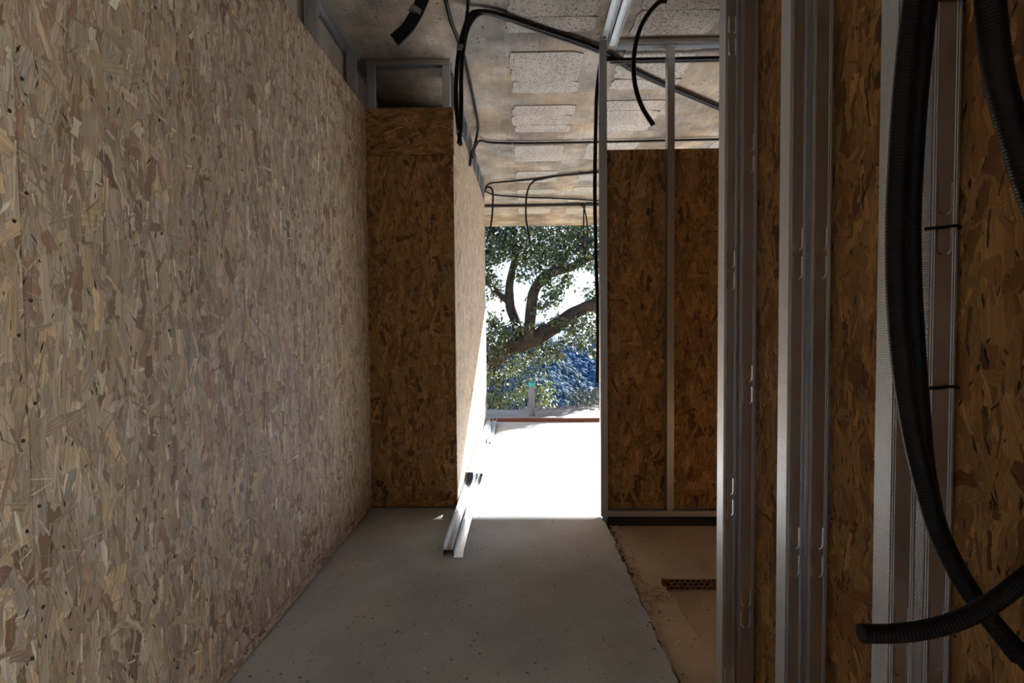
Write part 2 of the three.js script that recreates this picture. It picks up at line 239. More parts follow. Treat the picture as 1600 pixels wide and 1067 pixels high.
{
  const g = structGroup('wall_passage', 'board wall along the left of the sunlit passage'), zs = [ZB - 0.0155, -4.6, -5.95];
  for (let i = 0; i < 2; i++) board(g, 'osb_board', osbB, [XI - 0.015, XI], [0.055, JOINT - 0.001], [zs[i], zs[i + 1] + 0.002], 'x', { u: 0.4 * i, v: 0.2 + 0.5 * i });
  board(g, 'osb_strip', osbB, [XI - 0.015, XI + 0.004], [JOINT + 0.001, TOPB], [zs[0], zs[2]], 'x', { turn: false, u: 0.1, v: 1.2 });
  board(g, 'osb_base_strip', osbB, [XI - 0.015, XI + 0.001], [0.012, 0.053], [zs[0], zs[2]], 'x', { turn: true, u: 0.6, v: 0.1 });
}
const ZR = -3.14; // stud partition facing the camera right of the passage
{
  const g = structGroup('wall_front', 'board lining on the far side of the right stud frame'), sc = [], R = rng(71);
  const xs = [0.452, 0.866, 2.5];
  for (let i = 0; i < 2; i++) board(g, 'osb_board', osbC, [xs[i] + 0.001, xs[i + 1] - 0.001], [0.03, 2.186], [ZR - 0.075, ZR - 0.06], 'z', { u: 0.43 * i + 0.5, v: 0.9 - 0.4 * i, flip: i === 1 });
  for (let y = 0.15; y < 2.15; y += 0.2) for (const x of [0.49, 0.85, 0.90]) sc.push([x + (R() - 0.5) * 0.02, y + (R() - 0.5) * 0.05, ZR - 0.0598]);
  screws(g, sc, 'z');
}
const XS = 0.60; // left faces of the near right studs
{
  const g = structGroup('wall_right', 'dark board wall behind the near metal studs');
  const zs = [0.10, -0.2, -1.45, -1.675];
  for (let i = 0; i < 3; i++) board(g, 'osb_board', osbC, [XS + 0.104, XS + 0.119], [-0.02, 2.72], [zs[i] - 0.001, zs[i + 1] + 0.001], 'x', { u: 0.37 * i, v: 0.2 + 0.7 * i, flip: i % 2 === 0 });
  board(g, 'osb_board', osbC, [XS + 0.16, XS + 0.175], [-0.02, 2.72], [0.10, -1.675], 'x', { u: 0.2, v: 0.3 });
}
// outer shell
struct('wall_rear', uvBox(bx(-1.25, ROOM_R + 0.2, -0.15, CEIL, REAR, REAR + 0.2)), M.plaster, 'plain pale plastered wall at the end of the corridor behind the camera');
struct('wall_outer_left', uvBox(bx(-1.25, -1.09, -0.15, CEIL, REAR, FAC)), M.plaster, 'outer masonry wall on the left');
struct('terrace_side', uvBox(bx(ROOM_R, 10, -0.35, -0.1, REAR, -7.2)), M.terrace, 'concrete yard beside the open side of the house');
{ const g = structGroup('wall_cross', 'plastered two-storey wall of the side courtyard'); part('partition', uvBox(bx(XS + 0.18, ROOM_R, -0.03, 6.4, -1.675, -1.60)), M.plaster, g); board(g, 'osb_board', osbC, [XS + 0.18, ROOM_R], [-0.03, CEIL], [-1.69, -1.676], 'z'); }
struct('wall_side', uvBox(bx(ROOM_R, ROOM_R + 0.2, -0.15, CEIL, -1.68, FAC)), osbC, 'board side wall of the room on the right');

// ------------------------------------------------------------------ galvanised steel profiles
const T = 0.0008;
function uSlot(cx, cy, w, h) { const t = 0.0034, p = new THREE.Path(), a = w / 2, r = a; p.moveTo(cx - a, cy + h / 2); p.lineTo(cx - a, cy - h / 2 + r * 0.6); p.lineTo(cx - a * 0.6, cy - h / 2); p.lineTo(cx - a * 0.25, cy - h / 2); p.lineTo(cx - a * 0.25, cy - h / 2 + t); p.lineTo(cx - a * 0.5, cy - h / 2 + t); p.lineTo(cx - a + t, cy - h / 2 + r * 0.7); p.lineTo(cx - a + t, cy + h / 2); p.closePath();
  const q = new THREE.Path(); q.moveTo(cx + a, cy + h / 2); q.lineTo(cx + a - t, cy + h / 2); q.lineTo(cx + a - t, cy - h / 2 + r * 0.7); q.lineTo(cx + a * 0.5, cy - h / 2 + t); q.lineTo(cx + a * 0.25, cy - h / 2 + t); q.lineTo(cx + a * 0.25, cy - h / 2); q.lineTo(cx + a * 0.6, cy - h / 2); q.lineTo(cx + a, cy - h / 2 + r * 0.6); q.closePath(); return [p, q]; }
// C stud standing with its web towards +z: x 0..w, flanges run to -d
function cStud(label, [x, z], w, d, slots, group) {
  const y0 = -0.044, y1 = CEIL - 0.002, g = thing('metal_stud', label, 'metal stud', [x, y0, z], group), h = y1 - y0;
  const s = new THREE.Shape(); s.moveTo(0, 0); s.lineTo(w, 0); s.lineTo(w, h); s.lineTo(0, h); s.closePath();
  for (const c of slots) for (const dy of [-0.0325, 0.0325]) s.holes.push(...uSlot(w / 2, c + dy - y0, w * 0.62, 0.05));
  const web = new THREE.ExtrudeGeometry(s, { depth: T, bevelEnabled: false }); web.translate(0, 0, -T);
  const ribs = [0.07, 0.16, 0.84, 0.93].map((f) => { const r = new THREE.CylinderGeometry(0.0013, 0.0013, h, 6, 1); r.translate(w * f, h / 2, 0); return r; });
  const wp = part('web', uvBox(web), M.zinc, g); for (const r of ribs) part('rib', uvBox(r), M.zinc, wp);
  for (const [a, b] of [[-T, 0], [w, w + T]]) part('flange', uvBox(bx(a, b, 0, h, 0, -d)), M.zincKnurl, g);
  part('lip', uvBox(bx(-T, 0.006, 0, h, -d, -d - T)), M.zinc, g); part('lip', uvBox(bx(w - 0.006, w + T, 0, h, -d, -d - T)), M.zinc, g);
  return g;
}
const YA = [1.322, 0.638, 2.006, 0.046], YB = [1.664, 0.98, 0.296, 2.35];
const G1 = 'steel studs of the near right partition';
cStud('knurled steel stud at the open end of the right partition, corridor row', [XS, -1.609], 0.037, 0.05, YA, G1);
cStud('dark steel stud at the open end of the right partition, row against the board', [XS + 0.044, -1.607], 0.049, 0.05, YB, G1);
cStud('steel stud with U slots in the middle of the right partition, corridor row', [XS, -1.223], 0.038, 0.044, YA, G1);
cStud('steel stud with U slots in the middle of the right partition, row against the board', [XS + 0.047, -1.221], 0.045, 0.044, YA, G1);
cStud('wide bright knurled steel stud nearest the camera, behind the thick black conduits', [XS, -0.878], 0.040, 0.04, YA, G1);
cStud('dark steel stud nearest the camera beside the conduits, row against the board', [XS + 0.054, -0.876], 0.043, 0.04, YA.map((y) => y + 0.01), G1);
for (const z of [-0.48]) cStud('steel stud of the right partition just outside the view beside the camera', [XS, z], 0.04, 0.04, YA, G1);

// channel along a line: U section, opening up (1) or down (-1), w wide and h deep, from a to b
function channel(w, h, len, up = 1, lip = 0) { const gs = [bx(-w / 2, w / 2, 0, T, 0, -len), bx(-w / 2, -w / 2 + T, 0, h, 0, -len), bx(w / 2 - T, w / 2, 0, h, 0, -len)]; if (lip) gs.push(bx(-w / 2, -w / 2 + lip, h - T, h, 0, -len), bx(w / 2 - lip, w / 2, h - T, h, 0, -len)); const r = new THREE.CylinderGeometry(0.0014, 0.0014, len, 6); r.rotateX(Math.PI / 2); r.translate(-w * 0.2, T, -len / 2); const r2 = r.clone(); r2.translate(w * 0.4, 0, 0); gs.push(r, r2); const g = merge(gs); if (up < 0) { g.rotateZ(Math.PI); g.translate(0, h, 0); } return uvBox(g); }
function laid(name, label, category, geo, pos, ry = 0, rx = 0, group) { const m = solo(name, geo, name === 'steel_profile' ? M.bright : M.zinc, label, category, group); m.position.set(...pos); m.rotation.set(rx, ry, 0, 'YXZ'); return m; }

// ceiling runners over the right of the corridor
laid('ceiling_runner', 'bright steel ceiling runner, left of the pair above the passage corner', 'ceiling runner', channel(0.046, 0.03, 5.3, -1), [0.474, CEIL - 0.031, 2.14], 0, 0, 'ceiling runners');
laid('ceiling_runner', 'bright steel ceiling runner, right of the pair above the passage corner', 'ceiling runner', channel(0.046, 0.03, 5.36, -1), [0.530, CEIL - 0.031, 2.14], 0, 0, 'ceiling runners');
{ // frame right of the passage
  const G = 'stud frame right of the passage';
  const h = CEIL - 0.055;
  const stud = (label, x, w, y0) => { const gs = [bx(x, x + T, y0, CEIL - 0.004, ZR - 0.004, ZR - 0.056), bx(x, x + w, y0, CEIL - 0.004, ZR - 0.004, ZR - 0.004 - T), bx(x, x + w, y0, CEIL - 0.004, ZR - 0.056, ZR - 0.056 + T), bx(x + w, x + w + T, y0, CEIL - 0.004, ZR - 0.004, ZR - 0.012)]; return solo('metal_stud', uvBox(merge(gs)), M.zinc, label, 'metal stud', G); };
  stud('tall steel jamb stud at the right edge of the sunlit passage', 0.451, 0.040, 0.016);
  stud('slim steel stud in front of the dark board panel right of the passage', 0.841, 0.040, 0.016);
  stud('steel stud of the right frame hidden behind the near partition', 1.25, 0.040, 0.016);
  const tr = channel(0.058, 0.034, 2.05); tr.rotateY(-Math.PI / 2);
  const a = solo('floor_track', tr, M.zinc, 'steel floor track under the dark board panel right of the passage', 'metal track', G); a.position.set(0.455, 0.014, ZR - 0.03);
  const tt = channel(0.066, 0.032, 1.94, -1); tt.rotateY(-Math.PI / 2);
  const b = solo('ceiling_track', tt, M.zinc, 'steel ceiling track across the top of the right stud frame', 'metal track', G); b.position.set(0.56, CEIL - 0.033, ZR - 0.033);
  solo('seal_strip', uvBox(bx(0.49, 2.5, -0.045, 0.013, ZR - 0.008, ZR - 0.058)), M.foam, 'dark seal strip under the steel floor track', 'seal strip');
}
{ // frame over the niche
  const G = 'small frame above the niche wall', zf = ZB - 0.016;
  const c = (w, y0, y1, x) => merge([bx(x, x + w, y0, y1, zf, zf - T), bx(x, x + T, y0, y1, zf, zf - 0.045), bx(x + w - T, x + w, y0, y1, zf, zf - 0.045)]);
  solo('metal_stud', uvBox(c(0.046, 0.02, CEIL - 0.004, -0.962)), M.zinc, 'dull steel stud above the niche wall, against the left wall', 'metal stud', G);
  solo('metal_stud', uvBox(c(0.046, 0.02, CEIL - 0.004, -0.492)), M.zinc, 'dull steel stud above the niche wall, at its right corner', 'metal stud', G);
  const t = channel(0.05, 0.034, 0.52, -1); t.rotateY(-Math.PI / 2);
  const m = solo('ceiling_track', t, M.zinc, 'steel ceiling track over the niche wall', 'metal track', G); m.position.set(-0.962, CEIL - 0.035, zf - 0.02);
}
{ // studs and track above the left wall
  const G = 'studs above the left board wall', lab = ['steel stud above the left wall near the niche corner', 'steel stud above the left wall beside the grey panel joint', 'steel stud above the left wall beyond the top of the picture'];
  [-3.2, -2.6, -2.0].forEach((z, i) => { const x0 = XL - 0.068, x1 = XL - 0.017; solo('metal_stud', uvBox(merge([bx(x1 - T, x1, 0.02, CEIL - 0.004, z, z - 0.045), bx(x0, x1, 0.02, CEIL - 0.004, z, z - T), bx(x0, x0 + T, 0.02, CEIL - 0.004, z, z - 0.045)])), M.zinc, lab[i], 'metal stud', G); });
  laid('ceiling_track', 'long steel ceiling track above the left board wall', 'metal track', channel(0.055, 0.034, 4.8, -1), [XL - 0.042, CEIL - 0.035, 1.5]);
}
{ // studs and track above the passage wall
  const G = 'studs above the passage wall';
  const ord = ['first', 'second', 'third', 'fourth', 'fifth', 'sixth'];
  [-3.55, -3.95, -4.35, -4.75, -5.15, -5.55].forEach((z, i) => { const x0 = XI - 0.062, x1 = XI - 0.016; solo('metal_stud', uvBox(merge([bx(x1 - T, x1, 0.02, CEIL - 0.004, z, z - 0.045), bx(x0, x1, 0.02, CEIL - 0.004, z, z - T), bx(x0, x0 + T, 0.02, CEIL - 0.004, z, z - 0.045)])), M.zinc, 'short visible stud above the passage wall, ' + ord[i] + ' behind the niche corner', 'metal stud', G); });
  laid('ceiling_track', 'steel ceiling track above the passage wall', 'metal track', channel(0.055, 0.036, 2.55, -1), [XI - 0.040, CEIL - 0.037, ZB - 0.07]);
  solo('metal_stud', uvBox(merge([bx(XI - 0.062, XI + 0.001, 0.003, CEIL - 0.004, -5.953, -5.953 - T), bx(XI, XI + T, 0.003, CEIL - 0.004, -5.953, -6.0), bx(XI - 0.062, XI, 0.003, CEIL - 0.004, -6.0, -6.0 - T)])), M.zinc, 'full-height steel end stud of the passage wall beside the garden opening', 'metal stud', G);
}

// ------------------------------------------------------------------ profiles lying on the passage floor
{
  const G = 'steel profiles lying on the passage floor';
  const lay = (label, x, y, z, len, w, h, up, ry, rx = 0, lip = 0.005) => laid('steel_profile', label, 'metal profile', channel(w, h, len, up, lip), [x, y, z], ry, rx, G);
  lay('upside-down steel profile on the floor with a dark open end nearest the camera', -0.389, 0.001, -2.64, 3.0, 0.050, 0.030, -1, 0.003);
  lay('open steel profile stacked on the upside-down one against the passage wall', -0.390, 0.032, -2.655, 3.0, 0.048, 0.030, 1, 0.003, 0, 0);
  lay('open steel profile lying alone on the sunlit side of the pile', -0.334, 0.001, -2.615, 3.1, 0.048, 0.030, 1, 0.004, 0, 0);
  lay('steel profile lying upside down on the stack, its open end mid-way along the wall', -0.392, 0.063, -3.80, 2.0, 0.052, 0.036, -1, -0.001);
  lay('short steel profile lying upside down on the sunlit side of the pile', -0.335, 0.032, -3.92, 0.95, 0.050, 0.022, -1, 0.004);
  lay('steel profile at the far end of the pile by the garden sill', -0.335, 0.032, -5.05, 1.10, 0.046, 0.028, 1, 0.006);
}
{ // small offcut clamped over the pile
  const g = merge([bx(-0.028, 0.028, 0.030, 0.032, 0, -0.05), bx(-0.028, -0.026, 0.004, 0.030, 0, -0.05), bx(0.026, 0.028, -0.008, 0.030, 0, -0.05)]);
  const m = solo('steel_offcut', uvBox(g), M.zinc, 'small bent steel offcut hooked over the pile of profiles', 'offcut'); m.position.set(-0.396, 0.072, -3.775);
}

// ------------------------------------------------------------------ conduits
function sweep(pts, rf, o = {}) {
  const curve = new THREE.CatmullRomCurve3(pts.map((p) => V(...p)), false, 'centripetal'), len = curve.getLength(), n = o.rings ?? Math.max(12, Math.ceil(len / (o.step ?? 0.03))), k = o.radial ?? 10;
  const fr = curve.computeFrenetFrames(n, false), pos = [], nor = [], uv = [], idx = [];
  for (let i = 0; i <= n; i++) {
    const t = i / n, c = curve.getPointAt(t), N = fr.normals[i], B = fr.binormals[i];
    for (let j = 0; j <= k; j++) { const a = j / k * Math.PI * 2, r = rf(t * len, t, a), d = N.clone().multiplyScalar(Math.cos(a)).addScaledVector(B, Math.sin(a)); pos.push(c.x + d.x * r, c.y + d.y * r, c.z + d.z * r); nor.push(d.x, d.y, d.z); uv.push(j / k * (o.uvw ?? 0.08), t * len); }
  }
  for (let i = 0; i < n; i++) for (let j = 0; j < k; j++) { const a = i * (k + 1) + j, b = a + k + 1; idx.push(a, a + 1, b, b, a + 1, b + 1); }
  for (const [e, s] of [[0, -1], [n, 1]]) { const c = curve.getPointAt(e / n), tg = fr.tangents[e], base = pos.length / 3; pos.push(c.x, c.y, c.z); nor.push(tg.x * s, tg.y * s, tg.z * s); uv.push(0, 0); for (let j = 0; j <= k; j++) { const q = (e * (k + 1) + j) * 3; pos.push(pos[q], pos[q + 1], pos[q + 2]); nor.push(tg.x * s, tg.y * s, tg.z * s); uv.push(0, 0); } for (let j = 0; j < k; j++) s < 0 ? idx.push(base, base + 2 + j, base + 1 + j) : idx.push(base, base + 1 + j, base + 2 + j); }
  const g = new THREE.BufferGeometry(); g.setAttribute('position', new THREE.Float32BufferAttribute(pos, 3)); g.setAttribute('normal', new THREE.Float32BufferAttribute(nor, 3)); g.setAttribute('uv', new THREE.Float32BufferAttribute(uv, 2)); g.setIndex(idx);
  if (o.ridged || o.recompute) g.computeVertexNormals();
  return g;
}
function conduit(label, runs, r, o = {}) { // runs: one or more lines that are one bundle
  const g = thing('conduit', label, 'conduit', [0, 0, 0], o.group);
  let tube; for (const pts of runs) tube = part('tube', sweep(pts, o.ridged ? (s) => r * (1 + 0.035 * Math.sin(s * Math.PI * 2 / 0.0045)) : () => r, o.ridged ? { step: 0.0014, radial: 14, ridged: true } : { step: 0.025, radial: 10 }), M.conduit, g);
  for (const [a, b, w] of o.tape ?? []) part('tape', sweep([a, b], () => r * (w ?? 1.18), { rings: 2, radial: 14 }), M.tape, tube).userData.label = 'grey tape';
  for (const [x, y, z, ry] of o.clips ?? []) { const c = new THREE.TorusGeometry(r + 0.002, 0.0028, 6, 14); c.rotateY(ry ?? 0); c.translate(x, y, z); part('clip', c, M.tape, tube); }
  return g;
}
const cg = 'black conduits under the ceiling', yc = 2.776;
conduit('black conduit along the ceiling beside the passage wall, bending down behind the studs', [[[-0.378, yc, -1.2], [-0.377, yc, -2.1], [-0.375, yc, -2.718], [-0.373, yc, -2.917], [-0.349, yc, -3.186], [-0.346, yc, -3.648], [-0.350, yc, -4.02], [-0.369, yc, -4.50], [-0.392, 2.70, -4.54], [-0.405, 2.50, -4.26], [-0.41, 2.40, -4.20]]], 0.0105, { group: cg });
conduit('thick black conduit pair crossing the ceiling diagonally behind the studs', [[[2.2, yc, -4.69], [1.444, yc, -4.073], [0.763, yc, -3.518], [0.473, yc, -3.225], [0.088, yc, -2.966], [-0.164, yc, -2.813], [-0.213, yc, -2.805], [-0.256, 2.769, -2.805], [-0.293, 2.699, -2.805], [-0.324, 2.576, -2.805], [-0.339, 2.446, -2.805], [-0.341, 2.299, -2.805], [-0.329, 2.168, -2.805], [-0.321, 2.095, -2.805]], [[2.2, yc, -4.715], [1.444, yc, -4.098], [0.763, yc, -3.543], [0.473, yc, -3.25], [0.088, yc, -2.991], [-0.13, yc, -2.84], [-0.195, 2.775, -2.815], [-0.235, 2.757, -2.81], [-0.276, 2.690, -2.80], [-0.301, 2.576, -2.795], [-0.312, 2.446, -2.79], [-0.313, 2.299, -2.785], [-0.318, 2.168, -2.785], [-0.328, 2.10, -2.79]]], 0.0115, { group: cg, tape: [[[-0.312, 2.60, -2.80], [-0.315, 2.575, -2.80], 1.9], [[-0.322, 2.165, -2.795], [-0.322, 2.15, -2.795], 1.7]] });
conduit('short black conduit from the ceiling joining the taped hanging bundle', [[[-0.262, 2.795, -2.70], [-0.268, 2.77, -2.74], [-0.276, 2.737, -2.765], [-0.297, 2.62, -2.768]]], 0.009, { group: cg });
conduit('two cut black conduits taped together hanging from the ceiling at the top of the picture', [[[-0.2, 2.79, -1.95], [-0.27, 2.64, -1.95], [-0.325, 2.465, -1.95], [-0.362, 2.343, -1.95], [-0.386, 2.290, -1.95], [-0.417, 2.243, -1.95], [-0.464, 2.200, -1.95]], [[-0.176, 2.79, -1.94], [-0.246, 2.632, -1.94], [-0.302, 2.455, -1.94], [-0.340, 2.333, -1.94], [-0.367, 2.275, -1.94], [-0.400, 2.224, -1.94], [-0.449, 2.176, -1.94]]], 0.0132, { group: cg, ridged: true, tape: [[[-0.372, 2.294, -1.945], [-0.380, 2.278, -1.945], 2.0]] });
conduit('black conduit running straight across the passage ceiling above the dark board panel', [[[2.6, yc, -4.81], [1.71, yc, -4.82], [0.708, yc, -4.84], [-0.092, yc, -4.836], [-0.299, yc, -4.80], [-0.365, 2.765, -4.72], [-0.395, 2.66, -4.55], [-0.405, 2.5, -4.33]]], 0.011, { group: cg, clips: [[-0.09, yc, -4.836, Math.PI / 2], [1.3, yc, -4.827, Math.PI / 2]] });
conduit('black conduit over the garden opening, the nearest of the three, with a hanging tail', [[[1.6, yc, -5.5], [0.792, yc, -5.791], [0.444, yc, -5.896], [0.154, yc, -6.036], [-0.28, 2.772, -6.144], [-0.36, 2.755, -6.11], [-0.405, 2.71, -6.04], [-0.412, 2.675, -5.99]], [[1.6, yc, -5.53], [0.792, yc, -5.82], [0.35, yc, -5.95], [0.204, 2.770, -6.036], [0.14, 2.758, -6.036], [0.082, 2.705, -6.036], [0.045, 2.595, -6.036], [0.036, 2.346, -6.036], [0.057, 2.189, -6.036], [0.084, 2.053, -6.036]]], 0.0105, { group: cg });
conduit('thin black conduit over the garden opening, the middle of the three', [[[1.8, yc, -7.3], [0.976, yc, -7.145], [0.526, yc, -7.009], [0.027, yc, -6.91], [-0.351, yc, -6.751], [-0.45, 2.74, -6.4], [-0.47, 2.68, -6.1]]], 0.0105, { group: cg, clips: [[0.72, yc, -7.07, Math.PI / 2]] });
conduit('thick black conduit over the garden opening, the farthest of the three', [[[2.2, yc, -7.42], [1.013, yc, -7.415], [0.556, yc, -7.407], [-0.148, yc, -7.425], [-0.7, yc, -7.402]], [[2.2, yc, -7.37], [1.013, yc, -7.365], [0.556, yc, -7.357], [-0.148, yc, -7.385], [-0.7, yc, -7.372]]], 0.014, { group: cg, clips: [[-0.23, yc, -7.41, Math.PI / 2]] });
conduit('loop of thin black conduit hanging at the right of the garden opening', [[[0.69, 2.770, -7.325], [0.762, 2.768, -7.325], [0.823, 2.735, -7.335], [0.857, 2.637, -7.35], [0.882, 2.419, -7.35], [0.866, 2.202, -7.34], [0.84, 2.07, -7.332], [0.832, 2.11, -7.325], [0.826, 2.328, -7.325], [0.827, 2.545, -7.325], [0.836, 2.717, -7.325], [0.871, 2.78, -7.322], [0.95, yc, -7.32]]], 0.010, { group: cg });
conduit('black conduit tail curling out of the passage wall at the left of the opening', [[[-0.413, 2.615, -5.95], [-0.407, 2.645, -5.92], [-0.385, 2.66, -5.9], [-0.341, 2.645, -5.9], [-0.327, 2.589, -5.9], [-0.329, 2.464, -5.9], [-0.344, 2.289, -5.9], [-0.374, 2.15, -5.9], [-0.41, 2.06, -5.9]]], 0.0105, { group: cg });
conduit('black conduit hanging down along the steel jamb stud of the passage', [[[0.4735, 2.749, -3.222], [0.462, 2.68, -3.221], [0.445, 2.545, -3.22], [0.437, 2.321, -3.22], [0.431, 1.944, -3.22], [0.437, 1.565, -3.225], [0.447, 1.259, -3.235], [0.45, 1.028, -3.25], [0.448, 0.80, -3.27]]], 0.0115, { group: cg });
conduit('curved black conduit with a cut end hanging in front of the right stud frame', [[[0.73, yc, -2.75], [0.70, 2.775, -2.75], [0.654, 2.735, -2.75], [0.603, 2.657, -2.75], [0.574, 2.563, -2.75], [0.564, 2.452, -2.75], [0.577, 2.341, -2.75], [0.612, 2.245, -2.75], [0.664, 2.164, -2.75]]], 0.0115, { group: cg });
conduit('black conduit on the ceiling just behind the top of the right stud frame', [[[0.50, 2.751, -3.29], [0.714, 2.751, -3.293], [1.167, 2.751, -3.293], [2.4, 2.751, -3.295]], [[0.54, 2.751, -3.315], [0.714, 2.751, -3.317], [1.167, 2.751, -3.318], [2.4, 2.751, -3.318]]], 0.0115, { group: cg });
const ng = 'thick corrugated conduits at the near right';
conduit('thick black corrugated conduit down the front of the nearest stud, left of two', [[[0.528, 1.90, -0.74], [0.522, 1.75, -0.73], [0.513, 1.619, -0.72], [0.510, 1.586, -0.72], [0.505, 1.538, -0.72], [0.499, 1.464, -0.72], [0.495, 1.381, -0.72], [0.493, 1.298, -0.72], [0.495, 1.213, -0.72], [0.501, 1.137, -0.72], [0.513, 1.051, -0.72], [0.532, 0.965, -0.72], [0.563, 0.869, -0.72], [0.612, 0.782, -0.715], [0.675, 0.703, -0.70]]], 0.0125, { ridged: true, group: ng });
conduit('thick black corrugated conduit down the front of the nearest stud, right of two', [[[0.56, 1.90, -0.77], [0.552, 1.75, -0.755], [0.545, 1.6, -0.745], [0.541, 1.55, -0.745], [0.535, 1.474, -0.745], [0.531, 1.388, -0.745], [0.529, 1.302, -0.745], [0.532, 1.215, -0.745], [0.538, 1.135, -0.745], [0.546, 1.047, -0.745], [0.558, 0.958, -0.748], [0.582, 0.868, -0.75], [0.63, 0.777, -0.745], [0.68, 0.705, -0.735]]], 0.0125, { ridged: true, group: ng });
conduit('thick black conduit curving down into the upper right corner', [[[0.574, 1.85, -0.68], [0.570, 1.72, -0.68], [0.571, 1.607, -0.68], [0.574, 1.561, -0.68], [0.578, 1.523, -0.68], [0.585, 1.477, -0.68], [0.597, 1.43, -0.68], [0.612, 1.383, -0.68], [0.633, 1.32, -0.68], [0.661, 1.264, -0.68], [0.70, 1.2, -0.68]]], 0.0155, { ridged: true, group: ng });
conduit('thick black conduit with a cut end reaching in from the lower right corner', [[[0.392, 0.805, -0.62], [0.425, 0.805, -0.62], [0.461, 0.809, -0.62], [0.498, 0.819, -0.62], [0.534, 0.837, -0.62], [0.577, 0.87, -0.62], [0.612, 0.904, -0.62], [0.66, 0.96, -0.63], [0.70, 1.02, -0.64]]], 0.0105, { ridged: true, group: ng });

[[1.675, 'top'], [1.317, 'middle'], [1.06, 'lowest']].forEach(([y, w]) => { const x0 = XS + 0.051, x1 = XS + 0.100, z = -0.873; solo('cable_tie', sweep([[x0, y, z - 0.01], [x0 + 0.003, y, z], [x0 + 0.02, y + 0.001, z + 0.0025], [x1 - 0.012, y + 0.003, z + 0.003], [x1, y + 0.001, z], [x1 + 0.001, y, z - 0.01]], () => 0.0026, { rings: 24, radial: 8 }), M.conduit, 'black cable tie around the dark nearest stud, ' + w + ' of three', 'cable tie', 'cable ties on the nearest stud'); });

// ------------------------------------------------------------------ hollow bricks in the floor hollow
{
  const make = (x, label) => {
    const g = thing('hollow_brick', label, 'brick', [x, -0.102, -2.5], 'hollow bricks in the sub-floor');
    const w = 0.236, h = 0.053, s = new THREE.Shape(); s.moveTo(0, 0); s.lineTo(w, 0); s.lineTo(w, h); s.lineTo(0, h); s.closePath();
    for (let r = 0; r < 3; r++) for (let c = 0; c < (r % 2 ? 8 : 9); c++) { const p = new THREE.Path(); p.absellipse(0.015 + c * 0.0258 + (r % 2 ? 0.0129 : 0), 0.0105 + r * 0.016, 0.0100, 0.0062, 0, Math.PI * 2, true); s.holes.push(new THREE.Path(p.getPoints(10))); }
    const e = new THREE.ExtrudeGeometry(s, { depth: 0.10, bevelEnabled: false, curveSegments: 4 }); e.translate(0, 0, -0.10);
    part('perforated_body', uvBox(e), M.brick, g);
    part('mortar', uvBox(bx(-0.004, w + 0.006, h, h + 0.0038, -0.001, -0.12), x, -2.5), M.dirt, g);
  };
  make(0.650, 'perforated red hollow brick set in the sub-floor, left end of the row');
  make(0.893, 'perforated red hollow brick set in the sub-floor, partly hidden by the near stud');
}

// ------------------------------------------------------------------ garden sill, terrace, standpipe
{
  const g = thing('door_sill', 'long low sill with a rusty red front edge across the garden opening', 'sill');
  part('rusty_edge', uvBox(bx(-0.40, ROOM_R, 0.001, 0.042, FAC, FAC - 0.012)), M.rust, g);
  part('sill_bed', uvBox(bx(-0.9, ROOM_R, -0.10, 0.036, FAC - 0.012, FAC - 0.16)), M.terrace, g);
}
{
  const s = new THREE.Shape(), R = rng(45); s.moveTo(-6, 6.41); s.lineTo(8, 6.41); s.lineTo(8, 7.25);
  for (let x = 7.9; x > -6; x -= 0.12) s.lineTo(x, 7.16 + R() * 0.10 + (x < 0.05 ? -0.12 : 0)); s.closePath();
  const e = new THREE.ExtrudeGeometry(s, { depth: 0.25, bevelEnabled: false }); e.rotateX(-Math.PI / 2); e.translate(0, -0.245, 0);
  struct('terrace', uvBox(e), M.terrace, 'narrow dusty concrete terrace outside the opening');
}
{
  const R = rng(46), gs = [];
  for (let k = 0; k < 260; k++) { const r = 0.008 + 0.03 * R() * R(), x = 0.1 + R() * 2.6, z = -7.22 + (R() - 0.5) * 0.28; const g = new THREE.IcosahedronGeometry(r, 0); g.scale(1 + R(), 0.7, 1 + R()); g.rotateY(R() * 6); g.translate(x, 0.005 + r * 0.3, z); gs.push(g); }
  const m = solo('terrace_rubble', uvBox(merge(gs)), M.terrace, 'pale stones and grit along the terrace edge', 'rubble'); m.userData.kind = 'stuff';
}
{
  const g = thing('standpipe', 'short grey pipe stub with a teal taped top standing on the terrace', 'pipe', [0.092, 0.005, -6.47]);
  const p = new THREE.CylinderGeometry(0.038, 0.040, 0.40, 20); p.translate(0, 0.20, 0); part('pipe', p, M.pipe, g);
  const f = new THREE.CylinderGeometry(0.052, 0.056, 0.016, 20); f.translate(0, 0.008, 0); part('collar', f, M.pipe, g);
  const R = rng(3), c = new THREE.CylinderGeometry(0.041, 0.0405, 0.046, 24, 3); c.translate(0, 0.417, 0); const q = c.attributes.position; for (let i = 0; i < q.count; i++) if (q.getY(i) > 0.43) q.setY(i, 0.43 + R() * 0.016); else if (q.getY(i) < 0.40) q.setY(i, 0.396 - R() * 0.01); c.computeVertexNormals();
  part('tape_cap', c, M.teal, g).userData.label = 'torn teal tape';
}

